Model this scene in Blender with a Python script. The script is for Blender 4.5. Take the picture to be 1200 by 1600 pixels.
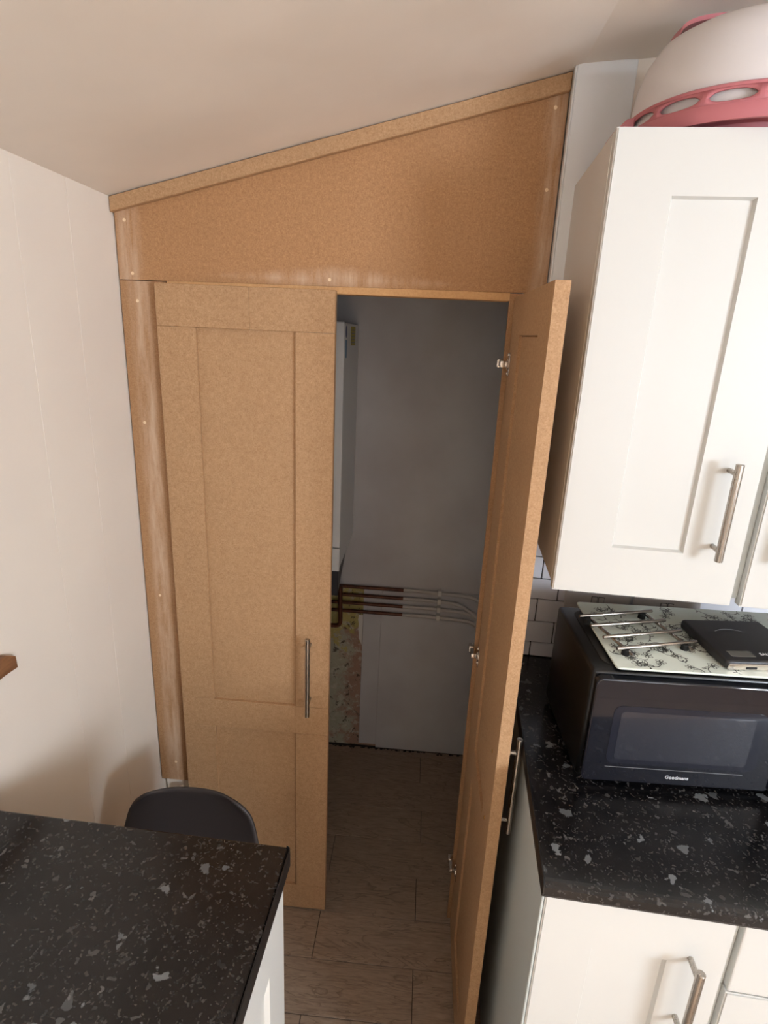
import bpy, bmesh, math, random
from mathutils import Vector, Matrix

for o in list(bpy.data.objects): bpy.data.objects.remove(o)
C = bpy.context.scene.collection
scene = bpy.context.scene
PI = math.pi
random.seed(7)

# ------------------------------------------------------------------ camera
CAM = Vector((0.67454, -1.28307, 1.63251))
def cam_matrix(yaw=-0.061515, pitch=-0.29873, roll=0.045723):
    cy, sy, cp, sp = math.cos(yaw), math.sin(yaw), math.cos(pitch), math.sin(pitch)
    f = Vector((sy*cp, cy*cp, sp)); r = Vector((cy, -sy, 0)); u = r.cross(f)
    c, s = math.cos(roll), math.sin(roll)
    R = c*r + s*u; U = -s*r + c*u
    m = Matrix((R, U, -f)).transposed().to_4x4(); m.translation = CAM
    return m
cd = bpy.data.cameras.new('camera'); cam = bpy.data.objects.new('camera', cd); C.objects.link(cam)
cam.matrix_world = cam_matrix()
cd.sensor_fit = 'VERTICAL'; cd.sensor_height = 36.0; cd.lens = 36*898.371/1600; cd.clip_start = 0.02
scene.camera = cam

# ------------------------------------------------------------------ light
w = bpy.data.worlds.new('daylight'); scene.world = w; w.use_nodes = True
bg = w.node_tree.nodes['Background']; bg.inputs[0].default_value = (0.62, 0.78, 1.0, 1); bg.inputs[1].default_value = 1.2
def area(name, loc, target, sx, sy, power, col, spread=180):
    l = bpy.data.lights.new(name, 'AREA'); l.shape = 'RECTANGLE'; l.size = sx; l.size_y = sy
    l.energy = power; l.color = col; l.spread = math.radians(spread)
    o = bpy.data.objects.new(name, l); C.objects.link(o); o.location = loc
    o.rotation_euler = (Vector(target)-Vector(loc)).to_track_quat('-Z', 'Y').to_euler()
    return o
area('right_window_daylight', (2.86, -2.55, 1.68), (0.4, -0.6, 1.55), 0.6, 0.6, 54, (0.78, 0.88, 1.0))
area('rear_window_daylight', (1.85, -3.24, 1.40), (0.9, 0, 2.2), 1.4, 0.8, 9, (0.98, 0.98, 1.0))
sun = bpy.data.lights.new('sun', 'SUN'); sun.energy = 78; sun.angle = 0.01; sun.color = (0.95, 0.98, 1.0)
so = bpy.data.objects.new('sun', sun); C.objects.link(so); so.location = (4, -4, 4)
so.rotation_euler = Vector((-0.72, 0.18, -0.62)).to_track_quat('-Z', 'Y').to_euler()

vs = scene.view_settings
scene.display_settings.display_device = 'sRGB'
vs.view_transform = 'Standard'; vs.look = 'None'; vs.gamma = 1; vs.use_curve_mapping = False
vs.exposure = 0.2

# ------------------------------------------------------------------ material helpers
def lin(c):
    return tuple((x/255/12.92 if x/255 <= .04045 else ((x/255+.055)/1.055)**2.4) for x in c)+(1,)
class NM:
    def __init__(s, name, col=(200,200,200), rough=.6, metal=0, **kw):
        s.m = bpy.data.materials.new(name); s.m.use_nodes = True; s.t = s.m.node_tree
        s.b = s.t.nodes['Principled BSDF']; s.b.inputs['Base Color'].default_value = lin(col)
        s.b.inputs['Roughness'].default_value = rough; s.b.inputs['Metallic'].default_value = metal
        for k, v in kw.items(): s.b.inputs[k.replace('_', ' ')].default_value = v
    def n(s, typ, **kw):
        x = s.t.nodes.new(typ)
        for k, v in kw.items():
            if k in ('inp',):
                for a, b in v.items(): x.inputs[a].default_value = b
            else: setattr(x, k, v)
        return x
    def l(s, a, b): s.t.links.new(a, b)
    def coord(s, scale=(1,1,1), out='Object', loc=(0,0,0)):
        tc = s.n('ShaderNodeTexCoord'); mp = s.n('ShaderNodeMapping')
        mp.inputs['Scale'].default_value = scale; mp.inputs['Location'].default_value = loc
        s.l(tc.outputs[out], mp.inputs[0]); return mp.outputs[0]
    def noise(s, vec, scale, detail=3, rough=.5, dist=0):
        x = s.n('ShaderNodeTexNoise'); s.l(vec, x.inputs['Vector'])
        x.inputs['Scale'].default_value = scale; x.inputs['Detail'].default_value = detail
        x.inputs['Roughness'].default_value = rough; x.inputs['Distortion'].default_value = dist
        return x.outputs[0]
    def ramp(s, fac, stops, interp='LINEAR'):
        x = s.n('ShaderNodeValToRGB'); x.color_ramp.interpolation = interp
        e = x.color_ramp.elements
        while len(e) < len(stops): e.new(0.5)
        for k, (p, c) in enumerate(stops):
            e[k].position = p
            e[k].color = lin(c) if isinstance(c, tuple) else (c, c, c, 1)
        s.l(fac, x.inputs[0]); return x.outputs[0]
    def mix(s, fac, a, b, blend='MIX'):
        x = s.n('ShaderNodeMix', data_type='RGBA', blend_type=blend)
        for v, i in ((fac, 0), (a, 6), (b, 7)):
            if isinstance(v, (int, float)): x.inputs[i].default_value = v
            elif isinstance(v, tuple): x.inputs[i].default_value = lin(v)
            else: s.l(v, x.inputs[i])
        return x.outputs[2]
    def math(s, op, a, b=0.0, clamp=False):
        x = s.n('ShaderNodeMath', operation=op, use_clamp=clamp)
        for v, i in ((a, 0), (b, 1)):
            if isinstance(v, (int, float)): x.inputs[i].default_value = v
            else: s.l(v, x.inputs[i])
        return x.outputs[0]
    def base(s, c): s.l(c, s.b.inputs['Base Color']); return s
    def rough(s, c): s.l(c, s.b.inputs['Roughness']); return s
    def bump(s, h, strength=.3, dist=.001):
        x = s.n('ShaderNodeBump'); x.inputs['Strength'].default_value = strength; x.inputs['Distance'].default_value = dist
        s.l(h, x.inputs['Height']); s.l(x.outputs[0], s.b.inputs['Normal']); return s

def mdf_mat(name, a, b, c, sanded=0):
    m = NM(name, a, .72)
    v = m.coord()
    fine = m.noise(v, 330, 3, .75); big = m.noise(v, 4, 3, .6, .4); mid = m.noise(v, 130, 4, .7)
    base = m.ramp(fine, [(.30, b), (.5, a), (.72, c)])
    base = m.mix(.40, base, m.ramp(mid, [(.3, b), (.7, c)]))
    base = m.mix(m.ramp(big, [(.42, 0.0), (.75, .30)]), base, tuple(int(x*.90) for x in a))
    if sanded:
        sp = m.n('ShaderNodeSeparateXYZ'); m.l(v, sp.inputs[0])
        if sanded == 1: d = m.math('ABSOLUTE', m.math('SUBTRACT', sp.outputs[0], .046))
        else:
            d1 = m.math('ABSOLUTE', m.math('SUBTRACT', sp.outputs[0], .030))
            d2 = m.math('ABSOLUTE', m.math('SUBTRACT', sp.outputs[0], .895))
            d3 = m.math('ADD', m.math('ABSOLUTE', m.math('SUBTRACT', sp.outputs[2], 1.738)), m.math('MULTIPLY', m.math('ABSOLUTE', m.math('SUBTRACT', sp.outputs[0], .47)), .10))
            d = m.math('MINIMUM', d1, m.math('MINIMUM', d2, d3))
        band = m.ramp(m.math('ADD', d, m.math('MULTIPLY', m.noise(m.coord((1,1,.25)), 30, 4, .6), .02)), [(.018, 1.0), (.040, 0.0)])
        st = m.ramp(m.noise(m.coord((3,1,.35)), 14, 4, .7), [(.38, 0.1), (.62, 1.0)])
        base = m.mix(m.math('MULTIPLY', m.math('MULTIPLY', band, st), .78), base, (204, 176, 150))
    m.base(base); m.bump(fine, .12, .0005)
    return m.m
M = {}
M['mdf'] = mdf_mat('mdf board', (176,136,97), (152,112,74), (198,162,122))
M['mdf_dark'] = mdf_mat('mdf board browner', (170,125,83), (142,98,60), (196,150,105), 2)
M['mdf_sanded'] = mdf_mat('mdf board sanded', (168,126,86), (142,100,62), (190,148,108), 1)
M['mdf_edge'] = mdf_mat('mdf cut edge', (208,160,108), (196,146,94), (220,176,124))
# wall and ceiling paint
m = NM('painted wall board', (228,218,208), .62); v = m.coord()
m.base(m.mix(m.ramp(m.noise(v, 2.2, 3), [(.4, 0.0), (.7, 1.0)]), (236,225,211), (230,218,205)))
m.bump(m.noise(v, 60, 4), .08, .001); M['wall'] = m.m
m = NM('painted ceiling', (222,210,200), .5); v = m.coord()
m.base(m.mix(m.ramp(m.noise(v, 3, 4), [(.4, 0.0), (.7, 1.0)]), (240,229,216), (232,221,208)))
m.bump(m.noise(v, 2.5, 3), .6, .02); M['ceiling'] = m.m
m = NM('grey closet paint', (196,194,194), .55); v = m.coord()
m.base(m.mix(m.ramp(m.noise(v, 4, 4), [(.35, 0.0), (.7, 1.0)]), (198,197,198), (184,180,180)))
m.bump(m.noise(v, 6, 4), .5, .006); M['closet'] = m.m
m = NM('white gloss trim', (232,232,232), .4); M['trim'] = m.m
# bare plaster with old paint
m = NM('bare plaster', (150,120,100), .9); v = m.coord()
sp = m.n('ShaderNodeSeparateXYZ'); m.l(v, sp.inputs[0])
n1 = m.noise(v, 9, 5, .65); n2 = m.noise(v, 24, 5, .7, .6); n3 = m.noise(m.coord((1,1,1), loc=(3,2,1)), 14, 5, .7)
pink = m.mix(n2, (176,140,122), (150,122,104)); yel = m.mix(n3, (196,180,116), (164,150,90)); grn = m.mix(n2, (160,158,132), (188,186,168))
hgt = m.ramp(m.math('ADD', sp.outputs[2], m.math('MULTIPLY', m.math('SUBTRACT', n1, .5), .45)), [(.50, 0.0), (.515, 1.0)])
left = m.ramp(m.math('ADD', sp.outputs[0], m.math('MULTIPLY', m.math('SUBTRACT', n3, .5), .55)), [(.39, .9), (.47, 0.0)])
c_ = m.mix(left, pink, grn); c_ = m.mix(hgt, c_, yel)
c_ = m.mix(m.ramp(n2, [(.585, 0.0), (.61, .85)]), c_, (72,62,50))
c_ = m.mix(m.ramp(m.noise(v, 40, 4, .7), [(.56, 0.0), (.6, .6)]), c_, (196,190,172))
m.base(c_); m.bump(n2, .8, .01); M['plaster'] = m.m
# worktop
m = NM('black speckled laminate', (20,20,22), .2); v = m.coord(); 
nz = m.n('ShaderNodeTexNoise'); m.l(v, nz.inputs['Vector']); nz.inputs['Scale'].default_value = 60; nz.inputs['Detail'].default_value = 3
wv = m.n('ShaderNodeVectorMath', operation='MULTIPLY_ADD'); m.l(nz.outputs['Color'], wv.inputs[0]); wv.inputs[1].default_value = (.034,.034,.034); m.l(v, wv.inputs[2])
wvo = wv.outputs[0]
def flakes(scale, cut, size, off):
    vo = m.n('ShaderNodeTexVoronoi'); vo.inputs['Scale'].default_value = scale; vo.inputs['Randomness'].default_value = 1
    ad = m.n('ShaderNodeVectorMath', operation='ADD'); m.l(wvo, ad.inputs[0]); ad.inputs[1].default_value = off
    m.l(ad.outputs[0], vo.inputs['Vector'])
    s2 = m.n('ShaderNodeSeparateColor'); m.l(vo.outputs['Color'], s2.inputs[0])
    keep = m.math('GREATER_THAN', s2.outputs[0], cut)
    near = m.ramp(vo.outputs['Distance'], [(size, 1.0), (size*1.15, 0.0)])
    return m.math('MULTIPLY', keep, near), s2.outputs[1]
f1, r1 = flakes(46, .90, .33, (0,0,0)); f2, r2 = flakes(95, .86, .34, (5,1,2)); f3, r3 = flakes(210, .80, .40, (2,7,3))
base = m.mix(m.ramp(m.noise(v, 18, 5, .7), [(.4, 0.0), (.75, 1.0)]), (13,13,15), (32,29,29))
base = m.mix(m.ramp(m.noise(v, 120, 3, .7), [(.58, 0.0), (.75, .6)]), base, (68,66,64))
base = m.mix(m.math('MULTIPLY', f3, .22), base, (120,116,110))
base = m.mix(m.math('MULTIPLY', f2, m.math('MULTIPLY', r2, .5)), base, (122,120,118))
base = m.mix(m.math('MULTIPLY', f1, m.math('ADD', m.math('MULTIPLY', r1, .55), .2)), base, (132,136,138))
m.base(base); M['worktop'] = m.m
# white cabinet fronts
m = NM('white foil door', (238,236,230), .38); v = m.coord(); m.bump(m.noise(v, 5, 2), .15, .002); m.b.inputs['Base Color'].default_value = lin((208,207,202)); M['cab'] = m.m
M['cab_side'] = NM('white carcass board', (214,208,200), .5).m
M['cab_grey'] = NM('pale grey carcass edge', (190,194,190), .5).m
m = NM('brushed steel', (176,170,162), .28, 1.0); v = m.coord((1,1,.02)); m.rough(m.ramp(m.noise(v, 400, 2), [(.3, .22), (.7, .38)])); M['steel'] = m.m
M['steel_bar'] = NM('satin steel bar', (182,176,170), .24, 1.0).m
M['chrome'] = NM('bright hinge metal', (215,208,200), .22, 1.0).m
M['brass'] = NM('screw end', (225,195,140), .25, 1.0).m
M['filler'] = NM('pale filler', (232,206,170), .85).m
M['black_plastic'] = NM('black plastic', (20,19,20), .38).m
M['black_body'] = NM('black enamel', (9,8,8), .3).m
M['rubber'] = NM('black rubber', (14,14,14), .7).m
m = NM('door glass', (17,19,28), .06); m.b.inputs['Coat Weight'].default_value = .6; M['mw_glass'] = m.m
m = NM('perforated screen', (45,47,56), .25); v = m.coord((1,1,1)); vo = m.n('ShaderNodeTexVoronoi'); vo.inputs['Scale'].default_value = 420; vo.inputs['Randomness'].default_value = 0.0
m.l(v, vo.inputs['Vector']); m.base(m.ramp(vo.outputs['Distance'], [(.28, (22,23,30)), (.42, (46,48,58))])); m.b.inputs['Coat Weight'].default_value = 1.0; m.b.inputs['Coat Roughness'].default_value = .05; M['mw_mesh'] = m.m
M['mw_line'] = NM('grey window surround', (30,32,42), .10).m
M['ink'] = NM('white print', (225,225,228), .5).m
M['ink_dim'] = NM('pale grey print', (120,120,122), .5).m
M['glass_board'] = NM('frosted white glass', (224,232,222), .12).m
M['floral'] = NM('dark grey floral print', (48,50,46), .3).m
M['scale_black'] = NM('soft black plastic', (34,33,35), .42).m
M['lcd'] = NM('grey display', (98,97,92), .2).m
M['tile'] = NM('white ceramic tile', (232,231,236), .12).m
M['grout'] = NM('black grout', (22,22,26), .9).m
M['socket'] = NM('white socket plastic', (214,208,204), .3).m
M['boiler'] = NM('white painted steel', (222,224,224), .35).m
M['flap'] = NM('dark grey plastic', (46,47,52), .4).m
M['blue'] = NM('blue sticker', (36,60,120), .4).m
M['blue_light'] = NM('pale blue sticker', (70,130,165), .4).m
M['yellow'] = NM('yellow sticker', (176,160,52), .5).m
m = NM('tarnished copper', (88,48,32), .45, .5); v = m.coord(); m.base(m.ramp(m.noise(v, 30, 4), [(.3, (64,34,24)), (.7, (112,66,44))])); M['copper'] = m.m
M['pipe_paint'] = NM('grey white paint on pipe', (192,186,180), .6).m
M['clip'] = NM('white clip plastic', (218,214,206), .5).m
M['pink'] = NM('pink plastic', (188,112,118), .42).m
m = NM('frosted plastic', (244,238,236), .35); m.b.inputs['Transmission Weight'].default_value = .30; m.b.inputs['Roughness'].default_value = .38; m.b.inputs['IOR'].default_value = 1.15; M['frost'] = m.m
M['stool'] = NM('dark grey plastic shell', (54,48,47), .5).m
M['cream_pipe'] = NM('cream plastic', (226,208,184), .5).m
m = NM('stained wood', (120,80,52), .5); v = m.coord((1,.15,1)); m.base(m.ramp(m.noise(v, 60, 4, .6, .5), [(.3, (92,58,36)), (.7, (150,104,70))])); M['wood'] = m.m
M['dark'] = NM('grubby gap', (46,36,30), .95).m
# floor plank
m = NM('wood effect plank', (110,88,72), .45)
oi = m.n('ShaderNodeObjectInfo')
tc = m.n('ShaderNodeTexCoord'); mp = m.n('ShaderNodeMapping'); mp.inputs['Scale'].default_value = (1, 5, 1)
cmb = m.n('ShaderNodeCombineXYZ')
for i in range(3): m.l(m.math('MULTIPLY', oi.outputs['Random'], 31.0+i*17), cmb.inputs[i])
m.l(tc.outputs['Object'], mp.inputs[0]); m.l(cmb.outputs[0], mp.inputs['Location'])
g1 = m.noise(mp.outputs[0], 2.6, 3, .5, 2.2)
rings = m.math('FRACT', m.math('MULTIPLY', g1, 6))
g2 = m.noise(mp.outputs[0], 26, 4, .7, .6)
mp2 = m.n('ShaderNodeMapping'); mp2.inputs['Scale'].default_value = (1, 14, 1); m.l(tc.outputs['Object'], mp2.inputs[0]); m.l(cmb.outputs[0], mp2.inputs['Location'])
g3 = m.noise(mp2.outputs[0], 16, 4, .7)
c_ = m.ramp(g2, [(.3, (142,120,102)), (.7, (170,147,126))])
c_ = m.mix(m.ramp(rings, [(.0, .6), (.22, 0.0), (1, 0.0)]), c_, (98,80,62))
c_ = m.mix(m.ramp(g3, [(.5, 0.0), (.72, .5)]), c_, (98,80,64))
tint = m.math('MULTIPLY', oi.outputs['Random'], .25)
c_ = m.mix(tint, c_, (114,98,82)); m.base(c_); m.bump(g2, .25, .001); M['plank'] = m.m
M['floor_grout'] = NM('dark floor joint', (60,48,40), .9).m

# ------------------------------------------------------------------ mesh helpers
def box(bm, x0, x1, y0, y1, z0, z1, bev=0, seg=1):
    vs_ = [bm.verts.new((x, y, z)) for z in (z0, z1) for y in (y0, y1) for x in (x0, x1)]
    fs = [bm.faces.new([vs_[i] for i in q]) for q in ((0,2,3,1),(4,5,7,6),(0,1,5,4),(2,6,7,3),(0,4,6,2),(1,3,7,5))]
    if bev:
        es = list({e for f in fs for e in f.edges})
        bmesh.ops.bevel(bm, geom=es, offset=bev, segments=seg, affect='EDGES', profile=.5)
    return bm
def prism(bm, pts, axis, a, b, bev=0, seg=1):
    # pts: 2-D outline in the two axes other than axis, extruded from a to b
    def P(p, t):
        if axis == 'z': return (p[0], p[1], t)
        if axis == 'y': return (p[0], t, p[1])
        return (t, p[0], p[1])
    A = [bm.verts.new(P(p, a)) for p in pts]; B = [bm.verts.new(P(p, b)) for p in pts]
    n = len(pts); fs = [bm.faces.new(A), bm.faces.new(B[::-1])]
    for i in range(n): fs.append(bm.faces.new([A[i], B[i], B[(i+1) % n], A[(i+1) % n]]))
    bmesh.ops.recalc_face_normals(bm, faces=fs)
    if bev:
        es = list({e for f in fs[:2] for e in f.edges})
        bmesh.ops.bevel(bm, geom=es, offset=bev, segments=seg, affect='EDGES', profile=.5)
    return bm
def rrect(x0, x1, y0, y1, r, n=5):
    p = []
    for cx, cy, a in ((x1-r, y1-r, 0), (x0+r, y1-r, PI/2), (x0+r, y0+r, PI), (x1-r, y0+r, 3*PI/2)):
        for i in range(n+1):
            t = a+PI/2*i/n; p.append((cx+r*math.cos(t), cy+r*math.sin(t)))
    return p
def tube(bm, pts, r, n=12, caps=True):
    pts = [Vector(p) for p in pts]; rings = []
    up = None
    for i, p in enumerate(pts):
        d = (pts[min(i+1, len(pts)-1)]-pts[max(i-1, 0)]).normalized()
        if up is None:
            up = Vector((0,0,1)) if abs(d.z) < .9 else Vector((1,0,0))
        s = d.cross(up).normalized(); up = s.cross(d).normalized()
        rr = r[i] if isinstance(r, (list, tuple)) else r
        rings.append([bm.verts.new(p+rr*(math.cos(2*PI*k/n)*s+math.sin(2*PI*k/n)*up)) for k in range(n)])
    for a, b in zip(rings, rings[1:]):
        for k in range(n): bm.faces.new([a[k], a[(k+1) % n], b[(k+1) % n], b[k]])
    if caps: bm.faces.new(rings[0][::-1]); bm.faces.new(rings[-1])
    return bm
def lathe(bm, prof, n=64, c=(0,0), closed=False):
    rings = []
    for r, z in prof:
        if r < 1e-6: rings.append([bm.verts.new((c[0], c[1], z))])
        else: rings.append([bm.verts.new((c[0]+r*math.cos(2*PI*k/n), c[1]+r*math.sin(2*PI*k/n), z)) for k in range(n)])
    prs = list(zip(rings, rings[1:]))
    if closed: prs.append((rings[-1], rings[0]))
    for a, b in prs:
        for k in range(n):
            if len(a) == 1: bm.faces.new([a[0], b[k], b[(k+1) % n]])
            elif len(b) == 1: bm.faces.new([a[k], a[(k+1) % n], b[0]])
            else: bm.faces.new([a[k], a[(k+1) % n], b[(k+1) % n], b[k]])
    bmesh.ops.recalc_face_normals(bm, faces=bm.faces)
    return bm
def obj(name, bm, mat, parent=None, smooth=False):
    me = bpy.data.meshes.new(name); bmesh.ops.recalc_face_normals(bm, faces=bm.faces); bm.to_mesh(me); bm.free()
    me.materials.append(M[mat] if isinstance(mat, str) else mat)
    if smooth:
        for p in me.polygons: p.use_smooth = True
        try: me.set_sharp_from_angle(angle=math.radians(38))
        except Exception: pass
    o = bpy.data.objects.new(name, me); C.objects.link(o)
    if parent: o.parent = parent
    return o
def B(*a, **k): return box(bmesh.new(), *a, **k)
def copyo(src, parent, loc=None, rot=None):
    o = src.copy(); C.objects.link(o); o.parent = parent
    if loc is not None: o.location = loc
    if rot is not None: o.rotation_euler = rot
    return o
def tag(o, label, cat, group=None):
    o['label'] = label; o['category'] = cat
    if group: o['group'] = group
    return o
def thing(name, label, cat, loc=(0,0,0), rz=0, group=None):
    o = bpy.data.objects.new(name, None); C.objects.link(o); o.location = loc; o.rotation_euler = (0,0,rz)
    o.empty_display_size = .05
    return tag(o, label, cat, group)
def struct(name, bm, mat, loc=(0,0,0), rz=0):
    o = obj(name, bm, mat); o['kind'] = 'structure'; o.location = loc; o.rotation_euler = (0,0,rz); return o

# kitchen run frame and peninsula frame
KX, KY, KA = 0.9109, -0.0278, -0.0578
def K(x, y, z=0):
    return (KX+x*math.cos(KA)-y*math.sin(KA), KY+x*math.sin(KA)+y*math.cos(KA), z)
LX, LY, LA = 0.5202, -0.6315, -0.03186
def L(x, y, z=0):
    return (LX+x*math.cos(LA)-y*math.sin(LA), LY+x*math.sin(LA)+y*math.cos(LA), z)
DB = 0.7044          # closet back wall
XS = 0.952           # closet right side wall
RX, RY = 2.9, -3.3   # room extents
def zc(x):           # ceiling underside
    return 1.8807+.2551*x if x < .92 else 1.8807+.2551*.92+.075*(x-.92)

# ------------------------------------------------------------------ the room
fl = struct('floor', B(-.1, RX+.1, RY-.1, DB+.1, -.08, -.004), 'floor_grout')
PW, PL = .1365, .56
proto = None
def row_off(k):   # joint phase of each row, row k starts at y = -.0185 + k*PW
    return {0: .743, 1: .465, 2: .755, 3: .37, 4: .748, -1: .463, -2: .74}.get(k, (.463 if k % 2 else .745))
for k in range(-24, 6):
    y0 = -.0185+k*PW; off = row_off(k)
    x = off-PL*math.ceil(off/PL)
    while x < RX:
        a, b = max(x, 0), min(x+PL, RX); yy1 = min(y0+PW, DB); 
        if b-a > .02 and yy1-y0 > .02 and (y0+PW > RY) and not (y0 > -.03 and a > XS):
            full = abs((b-a)-PL) < 1e-6 and abs(yy1-y0-PW) < 1e-6
            if full and proto is not None:
                copyo(proto, fl, (x, y0, 0))
            else:
                bm = B(a-x+.0009, b-x-.0009, .0009, yy1-y0-.0009, -.004, .0, bev=.0007)
                p = obj('plank', bm, 'plank', fl); p.location = (x, y0, 0)
                if full: proto = p
        x += PL

struct('ceiling', prism(bmesh.new(), [(-.1, zc(-.1)), (.92, zc(.92)), (RX+.1, zc(RX+.1)), (RX+.1, zc(RX)+.12), (.92, zc(.92)+.12), (-.1, zc(-.1)+.12)], 'y', RY-.1, DB+.1), 'ceiling')
wl = struct('wall_left', B(-.1, -.008, RY, DB+.1, 0, 1.879), 'wall')
for a, b in ((RY, -1.52), (-1.52, -.9145), (-.9145, -.3075), (-.3075, -.1585), (-.1585, DB)):
    obj('panel', B(-.010, 0, a+.0004, b-.0004, 0.0, 1.8805, bev=.0004), 'wall', wl)
wb = struct('wall_back', B(0, XS+.1, DB+.002, DB+.1, 0, 2.12), 'plaster')
lab = obj('wall_board', B(0, XS, DB-.006, DB+.002, .722, 1.88, bev=.001), 'closet', wb)
obj('wall_board', B(.4905, .560, DB-.006, DB+.002, .018, .722, bev=.001), 'closet', wb)
obj('wall_board', B(.5605, XS, DB-.007, DB+.002, .004, .722, bev=.001), 'closet', wb)
prism_ = prism(bmesh.new(), [(0, 1.8805), (XS, 1.8805), (XS, zc(XS)), (0, zc(0))], 'y', DB-.006, DB+.002)
obj('wall_board', prism_, 'closet', wb)
# ragged paint edge beside the board and dirt under it
bm = bmesh.new(); random.seed(3)
pts = [(.474, .60)]+[(.474+random.uniform(-.006, .006), .60-i*.02) for i in range(1, 6)]+[(.4895, .47), (.4895, .60)]
prism(bm, pts, 'y', DB-.001, DB+.0015); obj('torn_paint', bm, 'clip', wb)
bm = bmesh.new()
for i in range(46):
    x = random.uniform(.36, .94); y = DB-.008-random.uniform(0, .012)*random.random(); s = random.uniform(.003, .009)
    prism(bm, [(x+s*random.uniform(.6, 1)*math.cos(t*PI/3), y+.5*s*random.uniform(.6, 1)*math.sin(t*PI/3)) for t in range(6)], 'z', 0, s*.35)
box(bm, .3, XS, DB-.006, DB+.001, 0, .004)
d = obj('dust', bm, 'dark', fl); d['kind'] = 'stuff'
struct('wall_side', B(XS, XS+.03, .03, DB+.002, 0, 2.12), 'closet')
# tiled kitchen wall, in its own frame
wr = struct('wall_right', B(0, 2.02, 0, .027, 0, 2.16), 'wall', K(0, 0), KA)
obj('corner_panel', B(.0005, .105, -.004, 0, 1.2, 2.121, bev=.001), 'trim', wr)
obj('corner_bead', B(-.0035, .0005, -.004, .024, 0, 2.113, bev=.0015), 'trim', wr)
obj('grout_bed', B(.001, 1.95, -.003, 0, .905, 1.222), 'grout', wr)
rows = [(.9115, .9485, .052), (.9485, 1.0035, .100), (1.0035, 1.0605, .055), (1.0605, 1.1120, .0985), (1.1120, 1.1660, .057), (1.1660, 1.2210, .100)]
for z0, z1, ph in rows:
    x = ph-.1*math.ceil(ph/.1); pr = None
    while x < 1.9:
        a = max(x, .001)
        if x+.1-a > .012:
            if a == x and pr is not None: copyo(pr, wr, (x, 0, 0))
            else:
                t = obj('tile', B(a-x+.0012, .1-.0012, -.008, -.002, z0+.0012, z1-.0012, bev=.0012), 'tile', wr); t.location = (x, 0, 0)
                if a == x: pr = t
        x += .1
# rest of the room, behind the camera
def wall_window(nm, ax, pos, a, b, z0, z1, wa, wb_, wz0, wz1, sgn):
    bm = bmesh.new()
    def bx(u0, u1, q0, q1, d0=0, d1=.1):
        lo, hi = sorted((pos+sgn*d0, pos+sgn*d1))
        if ax == 'x': box(bm, lo, hi, u0, u1, q0, q1)
        else: box(bm, u0, u1, lo, hi, q0, q1)
    bx(a, wa, z0, z1); bx(wb_, b, z0, z1); bx(wa, wb_, z0, wz0); bx(wa, wb_, wz1, z1)
    struct(nm, bm, 'wall')
def window(nm, ax, pos, wa, wb_, z0, z1, sgn):
    bm = bmesh.new()
    def bx(u0, u1, q0, q1):
        lo, hi = sorted((pos+sgn*.045, pos+sgn*.085))
        if ax == 'x': box(bm, lo, hi, u0, u1, q0, q1)
        else: box(bm, u0, u1, lo, hi, q0, q1)
    mid = (wa+wb_)/2; f = .045
    bx(wa, wa+f, z0, z1); bx(wb_-f, wb_, z0, z1); bx(wa+f, wb_-f, z0, z0+f); bx(wa+f, wb_-f, z1-f, z1); bx(mid-.025, mid+.025, z0+f, z1-f)
    o = struct(nm, bm, 'trim')
wall_window('wall_far_right', 'x', RX, RY, -.15, 0, 2.24, -3.0, -2.05, 1.2, 2.1, 1)
window('window_1', 'x', RX, -3.0, -2.05, 1.2, 2.1, 1)
wall_window('wall_rear', 'y', RY, 0, RX, 0, 2.25, 1.10, 2.6, .95, 1.85, -1)
window('window_2', 'y', RY, 1.10, 2.6, .95, 1.85, -1)

# ------------------------------------------------------------------ handles
def handle_bm(z0, z1, stand, r=.006, out=-1, x=0, y=0, inset=.02):
    # bar along z, standing off the face at y by 'stand' in direction out*y
    bm = bmesh.new(); yb = y+out*stand
    tube(bm, [(x, yb, z0), (x, yb, z0+.0008), (x, yb, z1-.0008), (x, yb, z1)], [r*.85, r, r, r*.85], 20)
    for z in (z0+inset, z1-inset): tube(bm, [(x, y, z), (x, yb, z)], r*.68, 14)
    return bm

# ------------------------------------------------------------------ fitted cupboard
cup = thing('fitted_cupboard', 'bare MDF boiler cupboard filling the sloping end wall, right door swung open', 'cupboard')
T = .0175
def ztop(x): return zc(x)-.003
obj('upper_panel', prism(bmesh.new(), [(.003, 1.7215), (.9075, 1.7275), (.9075, ztop(.9075)), (.003, ztop(.003))], 'y', 0, .012, bev=.0006), 'mdf_dark', cup)
sp_ = obj('side_panel', B(.003, .1055, 0, .012, .41, 1.7205, bev=.0006), 'mdf_sanded', cup); sp_['label'] = 'narrow sanded MDF strip with filled screw holes beside the left wall'
obj('side_panel', B(.836, .9075, 0, .012, .0, 1.7255, bev=.0006), 'mdf_sanded', cup)
obj('header_rail', B(.106, .836, .0015, .045, 1.7105, 1.7268, bev=.0006), 'mdf_edge', cup)
bm = prism(bmesh.new(), [(.002, ztop(.002)-.0275), (.9075, ztop(.9075)-.0285), (.9075, ztop(.9075)+.001), (.002, ztop(.002)+.001)], 'y', -.0145, 0, bev=.0012)
tr = obj('ceiling_trim', bm, 'mdf', cup); tr['label'] = 'narrow MDF batten following the sloping ceiling'
obj('frame_post', B(.010, .084, .014, .040, .0, 1.70, bev=.001), 'wall', cup)
obj('frame_post', B(.848, .900, .014, .045, .0, 1.71, bev=.001), 'mdf_edge', cup)
fb = bmesh.new(); tube(fb, [(0, -.0006, 0), (0, .0005, 0)], .0034, 14); f0 = obj('screw_filler', fb, 'filler', cup)
f0.location = (.0242, 0, 1.838)
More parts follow.
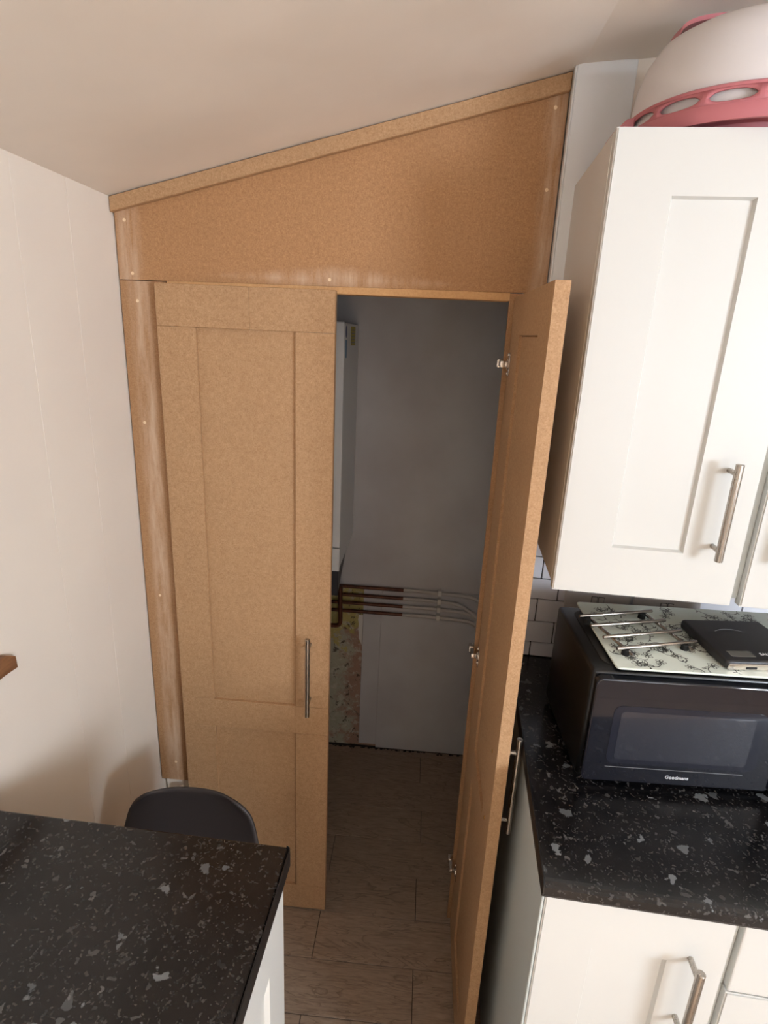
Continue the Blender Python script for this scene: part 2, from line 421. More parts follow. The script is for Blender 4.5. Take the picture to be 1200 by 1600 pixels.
for x, z in ((.0329, 1.7347), (.459, 1.7378), (.885, 2.0568), (.8857, 1.9174), (.0395, 1.6795), (.034, 1.4152), (.0384, .9792), (.0471, .4714)):
    copyo(f0, cup, (x, 0, z))
W = .3876
def make_door(sg, label, T2=.0205, sh=.0855, g=.0003, bv=.0007):
    # hinge edge at local x=0; back face y=0, front face y=-sg*T2 (sg=+1: front towards -y)
    s = -sg
    def yb(a, b): return sorted((s*a, s*b))
    z0, z1 = .007, 1.7165; st = .0855
    y0, y1 = yb(.0055, T2-.0085)
    core = obj('door', B(sh-.01, W-st+.01, y0, y1, .08, 1.64), 'mdf', cup); core['label'] = label
    y0, y1 = yb(0, T2)
    def piece(nm, x0, x1, q0, q1, mat='mdf'):
        obj(nm, B(x0, x1, y0, y1, q0, q1, bev=bv), mat, core)
    if g:
        piece('rail', 0, .2035, 1.6305, z1); piece('rail', .2035+g, W, 1.6305, z1)
    else: piece('rail', 0, W, 1.6305+.012, z1)
    dz = 0 if g else .012
    piece('rail', 0, W, .6165, .7005); piece('rail', 0, W, z0, .0930)
    piece('stile', 0, sh, .7005+g, 1.6305-g+dz); piece('stile', W-st, W, .7005+g, 1.6305-g+dz)
    piece('stile', 0, sh, .0930+g, .6165-g); piece('stile', W-st, W, .0930+g, .6165-g)
    h = obj('handle', handle_bm(.6966, .9182, .034, .006, s, W-.0485, s*T2, .032) if sg > 0 else handle_bm(.6966, .9182, .026, .006, s, W-.0485, s*T2, .032), 'steel', core, True)
    h['label'] = 'brushed steel bar handle'
    for z in (.6966+.032, .9182-.032): obj('screw_head', tube(bmesh.new(), [(W-.0485, -s*.0003, z), (W-.0485, -s*.0022, z)], .0035, 12), 'brass', core, True)
    return core, s
dl, s = make_door(1, 'closed left MDF shaker door')
dl.location = (.0881, -.0005, 0)
dr, s2 = make_door(-1, 'open right MDF shaker door seen edge on', .0222, .112, .0, .0001)
dr.location = (.8436, -.0185, 0); dr.rotation_euler = (0, 0, -PI/2+.004)
# hinges on the inner face near the hinge edge (inner face is y=0, opening side is local -y)
def hinge_bm():
    bm = bmesh.new()
    prism(bm, rrect(.008, .034, -.024, .024, .006), 'y', -.0018, .0, bev=.0004)
    tube(bm, [(.020, -.0018, 0), (.020, -.004, 0)], .0115, 20)
    box(bm, -.016, .020, -.0185, -.004, -.0065, .0065, bev=.002, seg=2)
    box(bm, -.030, -.012, -.021, -.0085, -.0085, .0085, bev=.002, seg=2)
    for z in (-.019, .019): tube(bm, [(.014, -.0018, z), (.014, -.0034, z)], .0036, 10)
    return bm
h0 = None
for z in (1.585, .895, .215):
    if h0 is None: h0 = obj('hinge', hinge_bm(), 'chrome', dr, True); h0['label'] = 'silver concealed hinge'; h0.location = (-.004, 0, z)
    else: copyo(h0, dr, (-.004, 0, z))
# cream pipe end below the side panel
bm = bmesh.new(); tube(bm, [(.066, -.016, 0), (.066, -.016, .386), (.066, -.016, .397), (.066, -.016, .403)], [.0125, .0125, .0110, .005], 18)
tag(obj('pipe_stub', bm, 'cream_pipe', None, True), 'cream rounded pipe end standing under the narrow MDF strip', 'pipe')

# ------------------------------------------------------------------ boiler
bo = thing('boiler', 'white wall-hung boiler with stickers, half hidden behind the closed cupboard door', 'boiler', (.245, .70, .93))
def BL(x0, x1, y0, y1, z0, z1, **k): return B(x0-.245, x1-.245, y0-.70, y1-.70, z0-.93, z1-.93, **k)
obj('casing', BL(.06, .442, .356, .697, .93, 1.660, bev=.004, seg=2), 'boiler', bo)
obj('front_cover', BL(.058, .444, .345, .354, 1.006, 1.662, bev=.003, seg=2), 'boiler', bo)
obj('control_panel', BL(.058, .444, .345, .354, .928, 1.003, bev=.003, seg=2), 'boiler', bo)
bm = bmesh.new(); tube(bm, [(.405-.245, .345-.70, .975-.93), (.405-.245, .337-.70, .975-.93)], .012, 18); obj('control_knob', bm, 'flap', bo, True)
o = obj('sticker', prism(bmesh.new(), [(.398+.012*math.cos(t*PI/8)-.70, 1.636+.0165*math.sin(t*PI/8)-.93) for t in range(16)], 'x', .442-.245, .4426-.245), 'blue', bo); o['label'] = 'small blue oval sticker'
o = obj('sticker', prism(bmesh.new(), rrect(.385-.70, .412-.70, 1.565-.93, 1.614-.93, .002), 'x', .442-.245, .4426-.245), 'blue_light', bo); o['label'] = 'pale blue rectangular sticker'
o = obj('sticker', prism(bmesh.new(), rrect(.50-.70, .60-.70, 1.597-.93, 1.652-.93, .002), 'x', .442-.245, .4426-.245), 'yellow', bo); o['label'] = 'yellow warning sticker'
for i in range(5): obj('printed_line', B(.4426-.245, .4429-.245, .512-.70, .588-.70, 1.604+i*.009-.93, 1.607+i*.009-.93), 'floral', bo)
bm = prism(bmesh.new(), [(.52-.7, .9295-.93), (.50-.7, .918-.93), (.45-.7, .896-.93), (.40-.7, .872-.93), (.352-.7, .845-.93), (.348-.7, .9285-.93)], 'x', .07-.245, .440-.245, bev=.001)
o = obj('pipe_cover', bm, 'flap', bo); o['label'] = 'dark grey curved cover under the casing'

# ------------------------------------------------------------------ pipes on the closet wall
def arc(pts, n=6):
    # Catmull-Rom smoothing
    out = []; P = [Vector(p) for p in pts]; P = [P[0]]+P+[P[-1]]
    for i in range(1, len(P)-2):
        for k in range(n):
            t = k/n; a, b, c, d = P[i-1], P[i], P[i+1], P[i+2]
            out.append(.5*((2*b)+(c-a)*t+(2*a-5*b+4*c-d)*t*t+(-a+3*b-3*c+d)*t**3))
    out.append(P[-2]); return out
YP = .688
runs = [(.7235, [(.74, .722), (.86, .7165), (.905, .708), (.944, .684)]),
        (.6895, [(.74, .688), (.83, .683), (.87, .668), (.944, .620)]),
        (.6560, [(.74, .656), (.86, .651), (.905, .634), (.944, .599)]),
        (.6225, [(.74, .622), (.86, .617), (.905, .606), (.944, .574)])]
pn = ['topmost', 'second', 'third', 'lowest']
for i, (z, tail) in enumerate(runs):
    t = thing('pipe', '%s of four copper pipes along the closet wall, painted grey at its right half' % pn[i], 'pipe', (.64, YP, z), 0, 'pipes along the closet wall')
    bm = tube(bmesh.new(), [(.06-.64+.02*i, 0, 0), (0, 0, 0)], .0066, 12); o = obj('bare_pipe', bm, 'copper', t, True); o['label'] = 'dark unpainted copper length'
    pts = arc([(.64, YP, z), (.69, YP, z)]+[(x, YP+.0015*(x > .9), zz) for x, zz in tail]); pts = [(p.x-.64, p.y-YP, p.z-z) for p in pts]
    o = obj('painted_pipe', tube(bmesh.new(), pts, .0070, 12), 'pipe_paint', t, True); o['label'] = 'grey-white painted length'
    bm = B(.768-.64, .782-.64, -.0105, .010, -.011, .011, bev=.002, seg=2); obj('clip', bm, 'clip', t)
t = tube(bmesh.new(), arc([(.405, .669, .735), (.405, .669, .70), (.406, .669, .64), (.407, .669, .59), (.400, .669, .570), (.37, .669, .566), (.25, .669, .565)]), .0085, 12)
tag(obj('drop_pipe', t, 'copper', None, True), 'short upright copper pipe with elbow below the boiler', 'pipe')
for zz in (.735, .62): pass
t = thing('valve_cluster', 'dark valves and fittings under the white boiler', 'valve', (.37, .62, .76))
bm = tube(bmesh.new(), [(0, 0, -.11), (0, 0, .16)], .0075, 12); obj('tail_pipe', bm, 'copper', t, True)
bm = tube(bmesh.new(), [(0, 0, -.02), (0, 0, .03)], .015, 6); obj('nut', bm, 'copper', t)
bm = tube(bmesh.new(), [(0, -.012, .005), (.0, -.035, .005)], .006, 10); box(bm, -.022, .022, -.040, -.034, -.001, .011, bev=.002); obj('valve_handle', bm, 'flap', t)

# ------------------------------------------------------------------ kitchen units helper (front faces -y of its frame)
def shaker_parts(parent, x0, x1, yf, z0, z1, fw=.085, name='door', th=.019, rec=.006, mat='cab'):
    """moulded door: one mesh with recessed centre"""
    bm = bmesh.new()
    xi0, xi1, zi0, zi1 = x0+fw, x1-fw, z0+fw, z1-fw; c = .0035
    def q(*p): bm.faces.new([bm.verts.new(v) for v in p])
    ring = [[(x0, z0), (x1, z0), (x1, z1), (x0, z1)], [(xi0, zi0), (xi1, zi0), (xi1, zi1), (xi0, zi1)], [(xi0+c, zi0+c), (xi1-c, zi0+c), (xi1-c, zi1-c), (xi0+c, zi1-c)]]
    R = [[bm.verts.new((x, y, z)) for x, z in r] for r, y in zip(ring, (yf, yf, yf+rec))]
    Bk = [bm.verts.new((x, yf+th, z)) for x, z in ring[0]]
    for a, b in ((R[0], R[1]), (R[1], R[2]), (Bk, R[0])):
        for i in range(4): bm.faces.new([a[i], a[(i+1) % 4], b[(i+1) % 4], b[i]])
    bm.faces.new(R[2]); bm.faces.new(Bk[::-1])
    es = [e for e in bm.edges if all(v in R[0] for v in e.verts)]
    bmesh.ops.bevel(bm, geom=es, offset=.0025, segments=2, affect='EDGES')
    return obj(name, bm, mat, parent)
def shaker_rec(parent, x0, x1, yf, z0, z1, rx0, rx1, rz0, rz1, name='door', th=.019, mat='cab'):
    bm = bmesh.new(); c = .003; rec = .007
    ring = [[(x0, z0), (x1, z0), (x1, z1), (x0, z1)], [(rx0, rz0), (rx1, rz0), (rx1, rz1), (rx0, rz1)], [(rx0+c, rz0+c), (rx1-c, rz0+c), (rx1-c, rz1-c), (rx0+c, rz1-c)]]
    R = [[bm.verts.new((x, y, z)) for x, z in r] for r, y in zip(ring, (yf, yf, yf+rec))]
    Bk = [bm.verts.new((x, yf+th, z)) for x, z in ring[0]]
    for a, b in ((R[0], R[1]), (R[1], R[2]), (Bk, R[0])):
        for i in range(4): bm.faces.new([a[i], a[(i+1) % 4], b[(i+1) % 4], b[i]])
    bm.faces.new(R[2]); bm.faces.new(Bk[::-1])
    es = [e for e in bm.edges if all(v in R[0] for v in e.verts)]
    bmesh.ops.bevel(bm, geom=es, offset=.0022, segments=2, affect='EDGES')
    return obj(name, bm, mat, parent)

# wall units
def wall_unit(label, x0, x1, doors, bot=1.2326):
    t = thing('wall_cabinet', label, 'cabinet', K(x0, 0), KA, 'white wall cabinets')
    bm = B(.0, x1-x0, -.300, -.002, bot, 1.9195, bev=.0008); obj('carcass', bm, 'cab_side', t)
    for d0, d1, hx in doors:
        d = shaker_rec(t, d0-x0, d1-x0, -.3205, 1.2235, 1.921, d0-x0+.0865, d1-x0-.0905, 1.3095, 1.8365)
        if hx is not None:
            h = obj('handle', handle_bm(1.3105, 1.4690, .030, .0062, -1, hx-x0, -.3205, .016), 'steel', d, True); h['label'] = 'brushed steel bar handle'
    return t
wall_unit('narrow white wall cabinet beside the open MDF door, pink cake carrier on top', .022, .3185, [(.0225, .3136, .2655)])
w2 = wall_unit('white wall cabinet cut by the right edge of the photo', .3205, .9205, [(.3290, .6225, .3750), (.6255, .9190, None)])
obj('filler_strip', B(-.0065, .0078, -.306, -.3005, 1.2326, 1.9195), 'cab_grey', w2)

# base units
t = thing('base_cabinet', 'white base cabinet under the left end of the microwave worktop', 'cabinet', K(.016, 0), KA, 'white base cabinets')
obj('carcass', B(.002, .270, -.583, -.01, .1, .8815, bev=.0008), 'cab_side', t)
obj('end_panel', B(-.002, .002, -.602, -.005, .0, .8815, bev=.001), 'cab_grey', t)
d = shaker_rec(t, .003, .2664, -.6035, .105, .876, .0795, .1860, .19, .779)
h = obj('handle', handle_bm(.655, .806, .032, .0062, -1, .2170, -.6035, .016), 'steel', d, True); h['label'] = 'brushed steel bar handle'
obj('plinth', B(0, .27, -.55, -.53, 0, .0995), 'cab', t)
t = thing('base_cabinet', 'white drawer base cabinet at the right edge, under the microwave worktop', 'cabinet', K(.2875, 0), KA, 'white base cabinets')
obj('carcass', B(.0, .50, -.583, -.01, .1, .8815, bev=.0008), 'cab_side', t)
obj('filler_strip', B(-.0048, .0055, -.592, -.583, .736, .876, bev=.0015), 'cab_grey', t)
obj('filler_strip', B(-.0048, .0055, -.592, -.583, .105, .734, bev=.0015), 'cab_grey', t)
dd = obj('drawer', B(.006, .496, -.6035, -.5845, .738, .876, bev=.0025, seg=2), 'cab', t)
bm = bmesh.new(); tube(bm, [(.17, -.635, .807), (.33, -.635, .807)], .006, 16)
for x in (.186, .314): tube(bm, [(x, -.6035, .807), (x, -.635, .807)], .0045, 12)
obj('handle', bm, 'steel', dd, True)
shaker_rec(t, .006, .496, -.6035, .105, .734, .09, .41, .19, .65)
obj('plinth', B(0, .50, -.55, -.53, 0, .0995), 'cab', t)
t = thing('base_cabinet', 'white base cabinet farthest right under the microwave worktop', 'cabinet', K(.7885, 0), KA, 'white base cabinets')
obj('carcass', B(.0, .80, -.583, -.01, .1, .8815, bev=.0008), 'cab_side', t)
for x in (.003, .4015): shaker_rec(t, x, x+.3955, -.6035, .105, .876, x+.085, x+.31, .19, .79)
obj('plinth', B(0, .80, -.55, -.53, 0, .0995), 'cab', t)
# worktops
wt = thing('worktop', 'black speckled worktop carrying the microwave, on white cabinets', 'worktop', K(.0095, 0), KA)
bm = bmesh.new(); prof = [(-.001, .8825), (-.6175, .8825), (-.6215, .8845), (-.6232, .889), (-.6232, .9025), (-.6215, .9070), (-.6175, .9095), (-.6125, .91), (-.001, .91)]
prism(bm, prof, 'x', .0012, 1.60); obj('slab', bm, 'worktop', wt)
bm = prism(bmesh.new(), prof, 'x', -.0008, .0010); o = obj('edging_strip', bm, 'black_plastic', wt); o['label'] = 'plain black end strip'
pw = thing('worktop', 'black speckled peninsula worktop in the left foreground, in front of the stool', 'worktop', (LX, LY, 0), LA)
def inL(x, y):
    dx, dy = x-LX, y-LY; return (dx*math.cos(LA)+dy*math.sin(LA), -dx*math.sin(LA)+dy*math.cos(LA))
a = inL(.0015, -.6149); b = inL(.0015, -2.2)
bm = prism(bmesh.new(), [(-.0015, -1.6), (-.0015, -.006), (-.0065, -.0005), a, b], 'z', .8825, .91, bev=.0035, seg=3); obj('slab', bm, 'worktop', pw)
bm = prism(bmesh.new(), [(.0008, -1.6), (.0008, -.007), (-.001, -.002), (-.0065, .0006), (-.0065, -.0002), (-.0018, -.0035), (-.0012, -.007), (-.0012, -1.6)], 'z', .8815, .9108, bev=.0003); o = obj('edging_strip', bm, 'black_plastic', pw); o['label'] = 'plain black side strip'
def side_cabinet(label, y0, y1):
    # doors face +x of the L frame; thing frame is turned so that its -y axis is L's +x
    t = thing('peninsula_cabinet', label, 'cabinet', L(-.0035, y0), LA+PI/2, 'white peninsula cabinets')
    n = y1-y0   # local x runs along L +y
    obj('carcass', B(0, n, .0205, .47, .1, .8815, bev=.0008), 'cab_side', t)
    shaker_rec(t, .002, n-.002, 0, .105, .876, .08, n-.075, .19, .79)
    obj('plinth', B(0, n, .05, .07, 0, .0995), 'cab', t)
side_cabinet('white cabinet at the far end of the peninsula, facing the walkway', -.50, -.026)
side_cabinet('white cabinet nearest the camera under the peninsula worktop', -.99, -.503)

# ------------------------------------------------------------------ stool
st = thing('bar_stool', 'dark grey shell-backed stool tucked behind the peninsula worktop', 'stool', (.235, -.45, 0))
bm = bmesh.new(); nu, nv = 20, 22
grid = []
for j in range(nv+1):
    t_ = j/nv
    # path from seat front, back, and up the backrest (y, z)
    if t_ < .5:
        s_ = t_/.5; y = -.14+.24*s_; z = .485+.012*math.cos(s_*PI); half = .150+.018*s_
    else:
        s_ = (t_-.5)/.5; y = .10+.045*math.sin(s_*PI/2)*1.0; z = .473+.212*s_; half = .175-.048*s_
    row = []
    for i in range(nu+1):
        u = -1+2*i/nu
        # superellipse corner rounding at both ends
        r = 1.0
        for e in ((1-t_)*2.4, t_*4.2):
            pass
        lim = 1.0
        if t_ > .86: lim = .74+.26*math.sqrt(max(0, 1-((t_-.86)/.14)**2))
        if t_ < .10: lim = (1-((.10-t_)/.10)**2.2*.35)
        x = u*half*lim
        cz = .028*abs(u)**3*max(0.0, 1-t_*1.6); cy = -.030*abs(u)**2.4*min(1, max(0, (t_-.35)/.3))
        zz = z+cz
        row.append(bm.verts.new((x, y+cy, zz)))
    grid.append(row)
for a, b in zip(grid, grid[1:]):
    for i in range(nu): bm.faces.new([a[i], a[i+1], b[i+1], b[i]])
sh = obj('seat_shell', bm, 'stool', st, True)
md = sh.modifiers.new('thick', 'SOLIDIFY'); md.thickness = .010; md.offset = 0
md = sh.modifiers.new('smooth', 'SUBSURF'); md.levels = 1; md.render_levels = 1
for sx in (-1, 1):
    for sy in (-1, 1):
        obj('leg', tube(bmesh.new(), [(sx*.07, sy*.05, .466), (sx*.13, sy*.11, .004)], [.012, .009], 12), 'black_plastic', st, True)
bm = tube(bmesh.new(), [(sx*.108, sy*.088, .18) for sx, sy in ((-1,-1), (1,-1), (1,1), (-1,1), (-1,-1))], .006, 8); obj('footrest', bm, 'steel', st, True)

# ------------------------------------------------------------------ wooden wall shelf at the left edge
bm = prism(bmesh.new(), [(-.4705, 1.0635), (-.4715, 1.0855), (-.492, 1.0985), (-.60, 1.100), (-.95, 1.100), (-.95, 1.066), (-.50, 1.066)], 'x', .0005, .012, bev=.001)
tag(obj('wooden_rail', bm, 'wood', None), 'brown wooden rail fixed to the left wall, its end just in view', 'rail')

# ------------------------------------------------------------------ sockets
def socket(label, x):
    t = thing('wall_socket', label, 'socket', K(x, -.008, 1.049), KA, 'double wall sockets')
    obj('face_plate', prism(bmesh.new(), rrect(0, .143, -.043, .043, .004), 'y', -.008, 0, bev=.001), 'socket', t)
    for sx in (.0585, .0735):
        r = obj('rocker', B(sx, sx+.011, -.0115, -.0078, .010, .034, bev=.0008), 'socket', t)
        obj('rocker_slot', B(sx-.0012, sx+.0122, -.0083, -.0079, .0085, .0352), 'floral', t)
    for cx in (.034, .109):
        for a, b, c, dd_ in ((-.0025, .0025, .000, .008), (-.014, -.008, -.022, -.018), (.008, .014, -.022, -.018)):
            obj('pin_slot', B(cx+a, cx+b, -.0083, -.0079, c-.004, dd_-.004), 'floral', t)
    for cx in (.0105, .1325): obj('screw', tube(bmesh.new(), [(cx, -.0078, 0), (cx, -.009, 0)], .0028, 12), 'floral', t, True)
socket('white double wall socket on the tiles behind the left of the microwave', .1145)
socket('white double wall socket on the tiles behind the right of the microwave', .2650)

# ------------------------------------------------------------------ microwave
MA = KA+.087
MX, MY, _ = K(.0925, -.4205)
def Mw(x, y, z=0): return (MX+x*math.cos(MA)-y*math.sin(MA), MY+x*math.sin(MA)+y*math.cos(MA), z)
mw = thing('microwave', 'black microwave with a reflective glass door on the right-hand worktop', 'microwave', (MX, MY, .91), MA)
body = obj('casing', B(-.004, .428, .012, .245, .010, .2175, bev=.006, seg=3), 'black_body', mw, True)
obj('top_panel', prism(bmesh.new(), rrect(.018, .405, .03, .225, .018), 'z', .2170, .2192, bev=.001), 'black_body', mw)
dg = obj('door', prism(bmesh.new(), rrect(0, .312, .018, .2125, .010), 'y', -.006, .012, bev=.0015, seg=2), 'mw_glass', mw); dg['label'] = 'glossy dark glass door'
obj('window_surround', prism(bmesh.new(), rrect(.034, .280, .055, .166, .014), 'y', -.0068, -.0058), 'mw_line', dg)
obj('door_window', prism(bmesh.new(), rrect(.046, .262, .064, .156, .006), 'y', -.0074, -.0066), 'mw_mesh', dg)
obj('lower_line', B(.035, .262, -.0068, -.0058, 0.0470, .0477), 'ink_dim', dg)
obj('edge_trim', prism(bmesh.new(), rrect(-.0008, .3128, .0172, .2133, .0108), 'y', -.0045, -.0035), 'mw_line', dg)
cp = obj('control_panel', B(.3165, .428, -.022, .012, .012, .2125, bev=.002, seg=2), 'black_plastic', mw)
for z in (.075, .15): obj('dial', tube(bmesh.new(), [(.372, -.022, z), (.372, -.036, z)], .022, 24), 'black_plastic', cp, True)
for x in (.03, .40):
    for y in (.04, .21): obj('foot', tube(bmesh.new(), [(x, y, 0), (x, y, .011)], .010, 12), 'rubber', mw)
def text(name, s, size, mat, parent, loc, rot, ext=.0002):
    cu = bpy.data.curves.new(name, 'FONT'); cu.body = s; cu.size = size; cu.extrude = ext; cu.align_x = 'CENTER'; cu.offset = size*.012
    o = bpy.data.objects.new(name, cu); C.objects.link(o)
    me = bpy.data.meshes.new_from_object(o.evaluated_get(bpy.context.evaluated_depsgraph_get()))
    C.objects.unlink(o); bpy.data.objects.remove(o)
    me.materials.append(M[mat]) if not me.materials else me.materials.__setitem__(0, M[mat])
    p = bpy.data.objects.new(name, me); C.objects.link(p); p.parent = parent; p.location = loc; p.rotation_euler = rot
    return p
text('brand_print', 'Goodmans', .0088, 'ink', dg, (.157, -.0062, .0300), (PI/2, 0, 0))

# things on the microwave (local frame of microwave, top at z = .91+.2192)
ZT = .91+.2195
gb = thing('glass_board', 'white glass worktop saver with grey flower print on top of the microwave', 'board', Mw(0, 0, ZT), MA)
obj('glass_plate', prism(bmesh.new(), rrect(.0325, .4325, .010, .252, .008), 'z', .0025, .0062, bev=.0008), 'glass_board', gb)
for x in (.05, .415):
    for y in (.03, .235): obj('foot', tube(bmesh.new(), [(x, y, 0), (x, y, .0026)], .006, 10), 'rubber', gb)
bm = bmesh.new(); random.seed(11)
def stroke(pts, wd):
    zz = .00622+random.random()*.00008; L_ = []
    for i, p in enumerate(pts):
        a = Vector(pts[max(0, i-1)]); b = Vector(pts[min(len(pts)-1, i+1)]); d = (b-a); 
        if d.length < 1e-7: d = Vector((1, 0))
        d.normalize(); n_ = Vector((-d.y, d.x)); w_ = wd*(.35+.65*math.sin(PI*(i+.5)/len(pts)))
        q = Vector(p)
        for s_ in (1, -1):
            v2 = q+n_*w_*s_; v2.x = min(.4305, max(.0345, v2.x)); v2.y = min(.250, max(.012, v2.y))
            L_.append(bm.verts.new((v2.x, v2.y, zz)))
    for i in range(0, len(L_)-2, 2): bm.faces.new([L_[i], L_[i+1], L_[i+3], L_[i+2]])
def flower(cx, cy, R):
    n_ = 5; a0 = random.random()*6
    for k in range(n_):
        a = a0+k*2*PI/n_; pts = []
        for i in range(9):
            t_ = i/8*2*PI; rx = R*.42*math.cos(t_); ry = R*.30*math.sin(t_)
            px_ = R*.62+rx; pts.append((cx+px_*math.cos(a)-ry*math.sin(a), cy+px_*math.sin(a)+ry*math.cos(a)))
        stroke(pts, R*.085)
    stroke([(cx+R*.16*math.cos(t), cy+R*.16*math.sin(t)) for t in [i*PI/3 for i in range(7)]], R*.09)
def vine(x, y, a, ln, curl):
    pts = []; 
    for i in range(13):
        pts.append((x, y)); x += ln/13*math.cos(a); y += ln/13*math.sin(a); a += curl*(1+i*.12)
    stroke(pts, .0009)
    for i in (3, 6, 9):
        px_, py_ = pts[i]; b = random.random()*6.28; l_ = random.uniform(.006, .012)
        stroke([(px_+l_*t_*math.cos(b+t_*.5), py_+l_*t_*math.sin(b+t_*.5)) for t_ in (0, .33, .66, 1)], .0012)
for i in range(95):
    x, y = random.uniform(.045, .42), random.uniform(.022, .24)
    flower(x, y, random.uniform(.0065, .0115))
    vine(x, y, random.random()*6.28, random.uniform(.03, .07), random.uniform(-.35, .35))
o = obj('flower_print', bm, 'floral', gb); o['kind'] = 'stuff'

ZB = ZT+.0063
tv = thing('trivet', 'steel bar trivet with black rubber feet on the flowered glass board', 'trivet', Mw(0, 0, ZB), MA)
TRI = {'bars': [[[0.0122, 0.1616, 0.0125], [0.1617, 0.2023, 0.0125]], [[0.0224, 0.1266, 0.0125], [0.1716, 0.1654, 0.0125]], [[0.0324, 0.086, 0.0125], [0.1839, 0.128, 0.0125]], [[0.0434, 0.0491, 0.0125], [0.1942, 0.09, 0.0125]]], 'cross': [[[0.0314, 0.1757, 0.0065], [0.0677, 0.0393, 0.0065]], [[0.1478, 0.2015, 0.0065], [0.1797, 0.0674, 0.0065]]], 'feet': [[0.027, 0.1595], [0.1409, 0.1949], [0.0605, 0.0535], [0.1723, 0.0836]]}
for a, b in TRI['bars']: 
    a, b = Vector(a), Vector(b); d = (b-a).normalized()*.001
    obj('bar', tube(bmesh.new(), [a, a+d, b-d, b], [.0026, .0032, .0032, .0026], 14), 'steel_bar', tv, True)
for a, b in TRI['cross']: obj('cross_bar', tube(bmesh.new(), [a, b], .0031, 12), 'steel_bar', tv, True)
for x, y in TRI['feet']: obj('rubber_foot', tube(bmesh.new(), [(x, y, 0.0), (x, y, .0095)], [.0068, .0062], 16), 'rubber', tv, True)

SC = {'x': 0.2107, 'y': 0.0233, 'a': 0.0826, 'w': 0.15, 'd': 0.1442}
ks = thing('kitchen_scale', 'flat black digital kitchen scale resting on the flowered glass board', 'scale', Mw(SC['x'], SC['y'], ZB), MA+SC['a'])
SW, SD, SH = SC['w'], SC['d'], .0165
obj('body', prism(bmesh.new(), rrect(0, SW, 0, SD, .008), 'z', .0008, .0165, bev=.0045, seg=4), 'scale_black', ks, True)
o = obj('front_trim', prism(bmesh.new(), rrect(.004, SW-.004, .0006, .011, .0028), 'y', -.0012, .002, bev=.0006), 'chrome', ks); o['label'] = 'silver front strip'
obj('front_button', B(.034, .052, -.0022, 0, .0025, .0065, bev=.0006), 'rubber', ks)
obj('display', prism(bmesh.new(), rrect(.0175, .0580, .014, .0320, .001), 'z', .0163, .0169), 'lcd', ks)
text('brand_print', 'SALTER', .0095, 'ink', ks, (.086, .020, .01665), (0, 0, 0))
bm = bmesh.new()
tube(bm, arc([(.040, .100, .0167), (.052, .106, .0167), (.066, .1075, .0167), (.080, .105, .0167), (.090, .098, .0167)]), .0004, 6)
obj('script_print', bm, 'ink_dim', ks)  # thin curved stroke standing in for small script lettering

# ------------------------------------------------------------------ cake carrier on the wall cabinet
cx, cy = .231, -.172
cc = thing('cake_carrier', 'round cake carrier with frosted dome and pink base on the wall cabinet', 'cake carrier', K(cx, cy, 1.921), KA)
bm = bmesh.new()
lathe(bm, [(0, .010), (.118, .010), (.120, .0005), (.126, .0005), (.129, .012), (.150, .016), (.165, .006), (.1705, .006), (.172, .008), (.172, .024), (.1705, .0265), (.166, .0265), (.162, .020), (.0, .018)], 96)
obj('base_tray', bm, 'pink', cc, True)
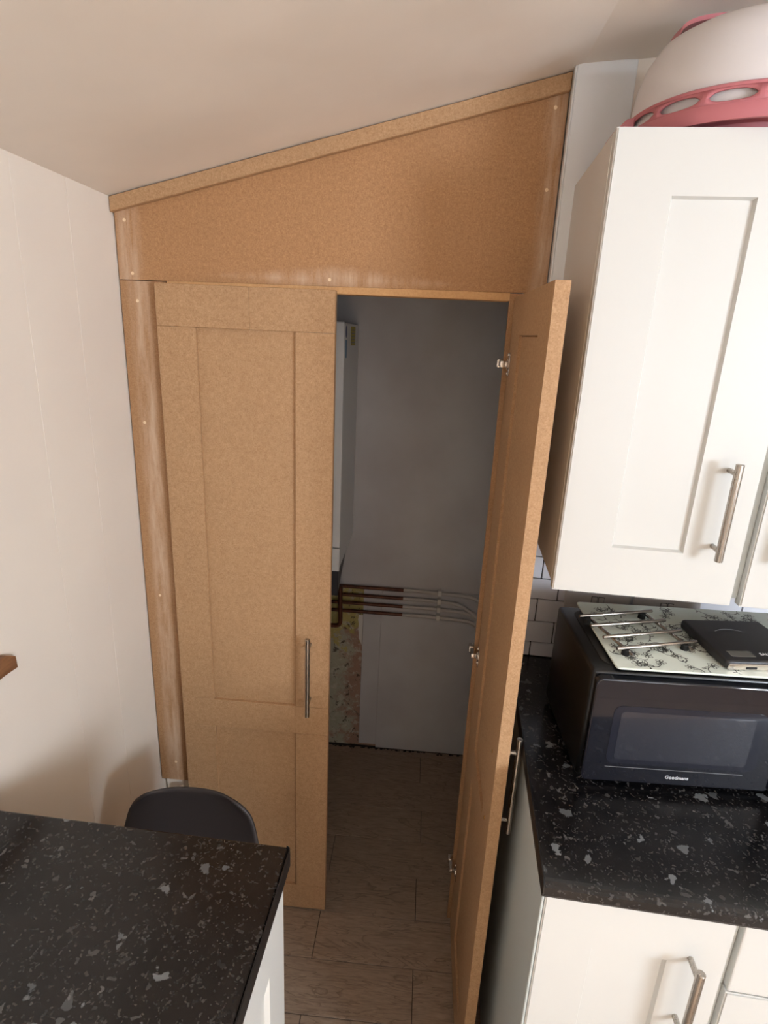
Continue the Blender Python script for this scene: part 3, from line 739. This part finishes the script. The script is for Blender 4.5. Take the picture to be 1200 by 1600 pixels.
# pierced flange
bm = bmesh.new(); N = 360; zA, zB_ = .0262, .0480; r0, r1 = .1700, .1625
def P(a, z):
    t_ = (z-zA)/(zB_-zA); r_ = r0+(r1-r0)*t_; return (r_*math.cos(a), r_*math.sin(a), z)
cell = 2*PI/15; hw = cell*.40; zm = (zA+zB_)/2-.0006; hh = .0078
lo = []; 
for k in range(N):
    a = 2*PI*k/N+.06; u = ((a+PI/2+cell/2) % cell-cell/2)/hw
    h_ = hh*(1-abs(u)**2.4)**(1/2.4) if abs(u) < 1 else 0
    lo.append((a, h_))
V = [[bm.verts.new(P(a, zA)), bm.verts.new(P(a, zm-h_)), bm.verts.new(P(a, zm+h_+1e-5)), bm.verts.new(P(a, zB_))] for a, h_ in lo]
for k in range(N):
    j = (k+1) % N
    bm.faces.new([V[k][0], V[j][0], V[j][1], V[k][1]]); bm.faces.new([V[k][2], V[j][2], V[j][3], V[k][3]])
    if lo[k][1] == 0 and lo[j][1] == 0: bm.faces.new([V[k][1], V[j][1], V[j][2], V[k][2]])
fl_ = obj('pierced_rim', bm, 'pink', cc, True); md = fl_.modifiers.new('thick', 'SOLIDIFY'); md.thickness = .0022; md.offset = -1
bm = bmesh.new(); lathe(bm, [(.1632, .0470), (.1640, .0500), (.1600, .0525), (.1560, .0505), (.1560, .0470)], 96, closed=True); obj('rim_lip', bm, 'pink', cc, True)
bm = bmesh.new(); prof = [(.1575, .021), (.1570, .070), (.1535, .097), (.1450, .123), (.1300, .145), (.108, .157), (.080, .1625), (.040, .1645), (0, .1645)]
prof2 = [(max(0, r_-.0022), z-.0022 if r_ < .15 else z) for r_, z in prof][::-1]
lathe(bm, prof+prof2[1:], 96, closed=False); obj('dome', bm, 'frost', cc, True)
bm = bmesh.new()
ring = []
for i in range(25):
    a = -PI*.0+PI*i/24
    x = -.118*math.cos(a); z = .150+.036*math.sin(a)**.6
    ring.append((x, z))
for i in range(24):
    (x0, z0), (x1, z1) = ring[i], ring[i+1]
    vv = []
    for x, z, th in ((x0, z0, .006), (x1, z1, .006)):
        vv += [bm.verts.new((x, y, z-dz)) for y, dz in ((-.016, 0), (.016, 0), (.016, th), (-.016, th))]
    for q in ((0,1,5,4), (1,2,6,5), (2,3,7,6), (3,0,4,7)): bm.faces.new([vv[j] for j in q])
bmesh.ops.remove_doubles(bm, verts=bm.verts, dist=1e-5)
o = obj('carry_handle', bm, 'pink', cc, True); o.rotation_euler = (0, 0, .12); o['label'] = 'pink carrying handle'
for sx in (-1, 1):
    bm = prism(bmesh.new(), [(sx*.196, .004), (sx*.190, .028), (sx*.172, .046), (sx*.160, .048), (sx*.160, .006)], 'y', -.030, .030, bev=.002)
    o = obj('clip', bm, 'pink', cc); o['label'] = 'pink side clip'
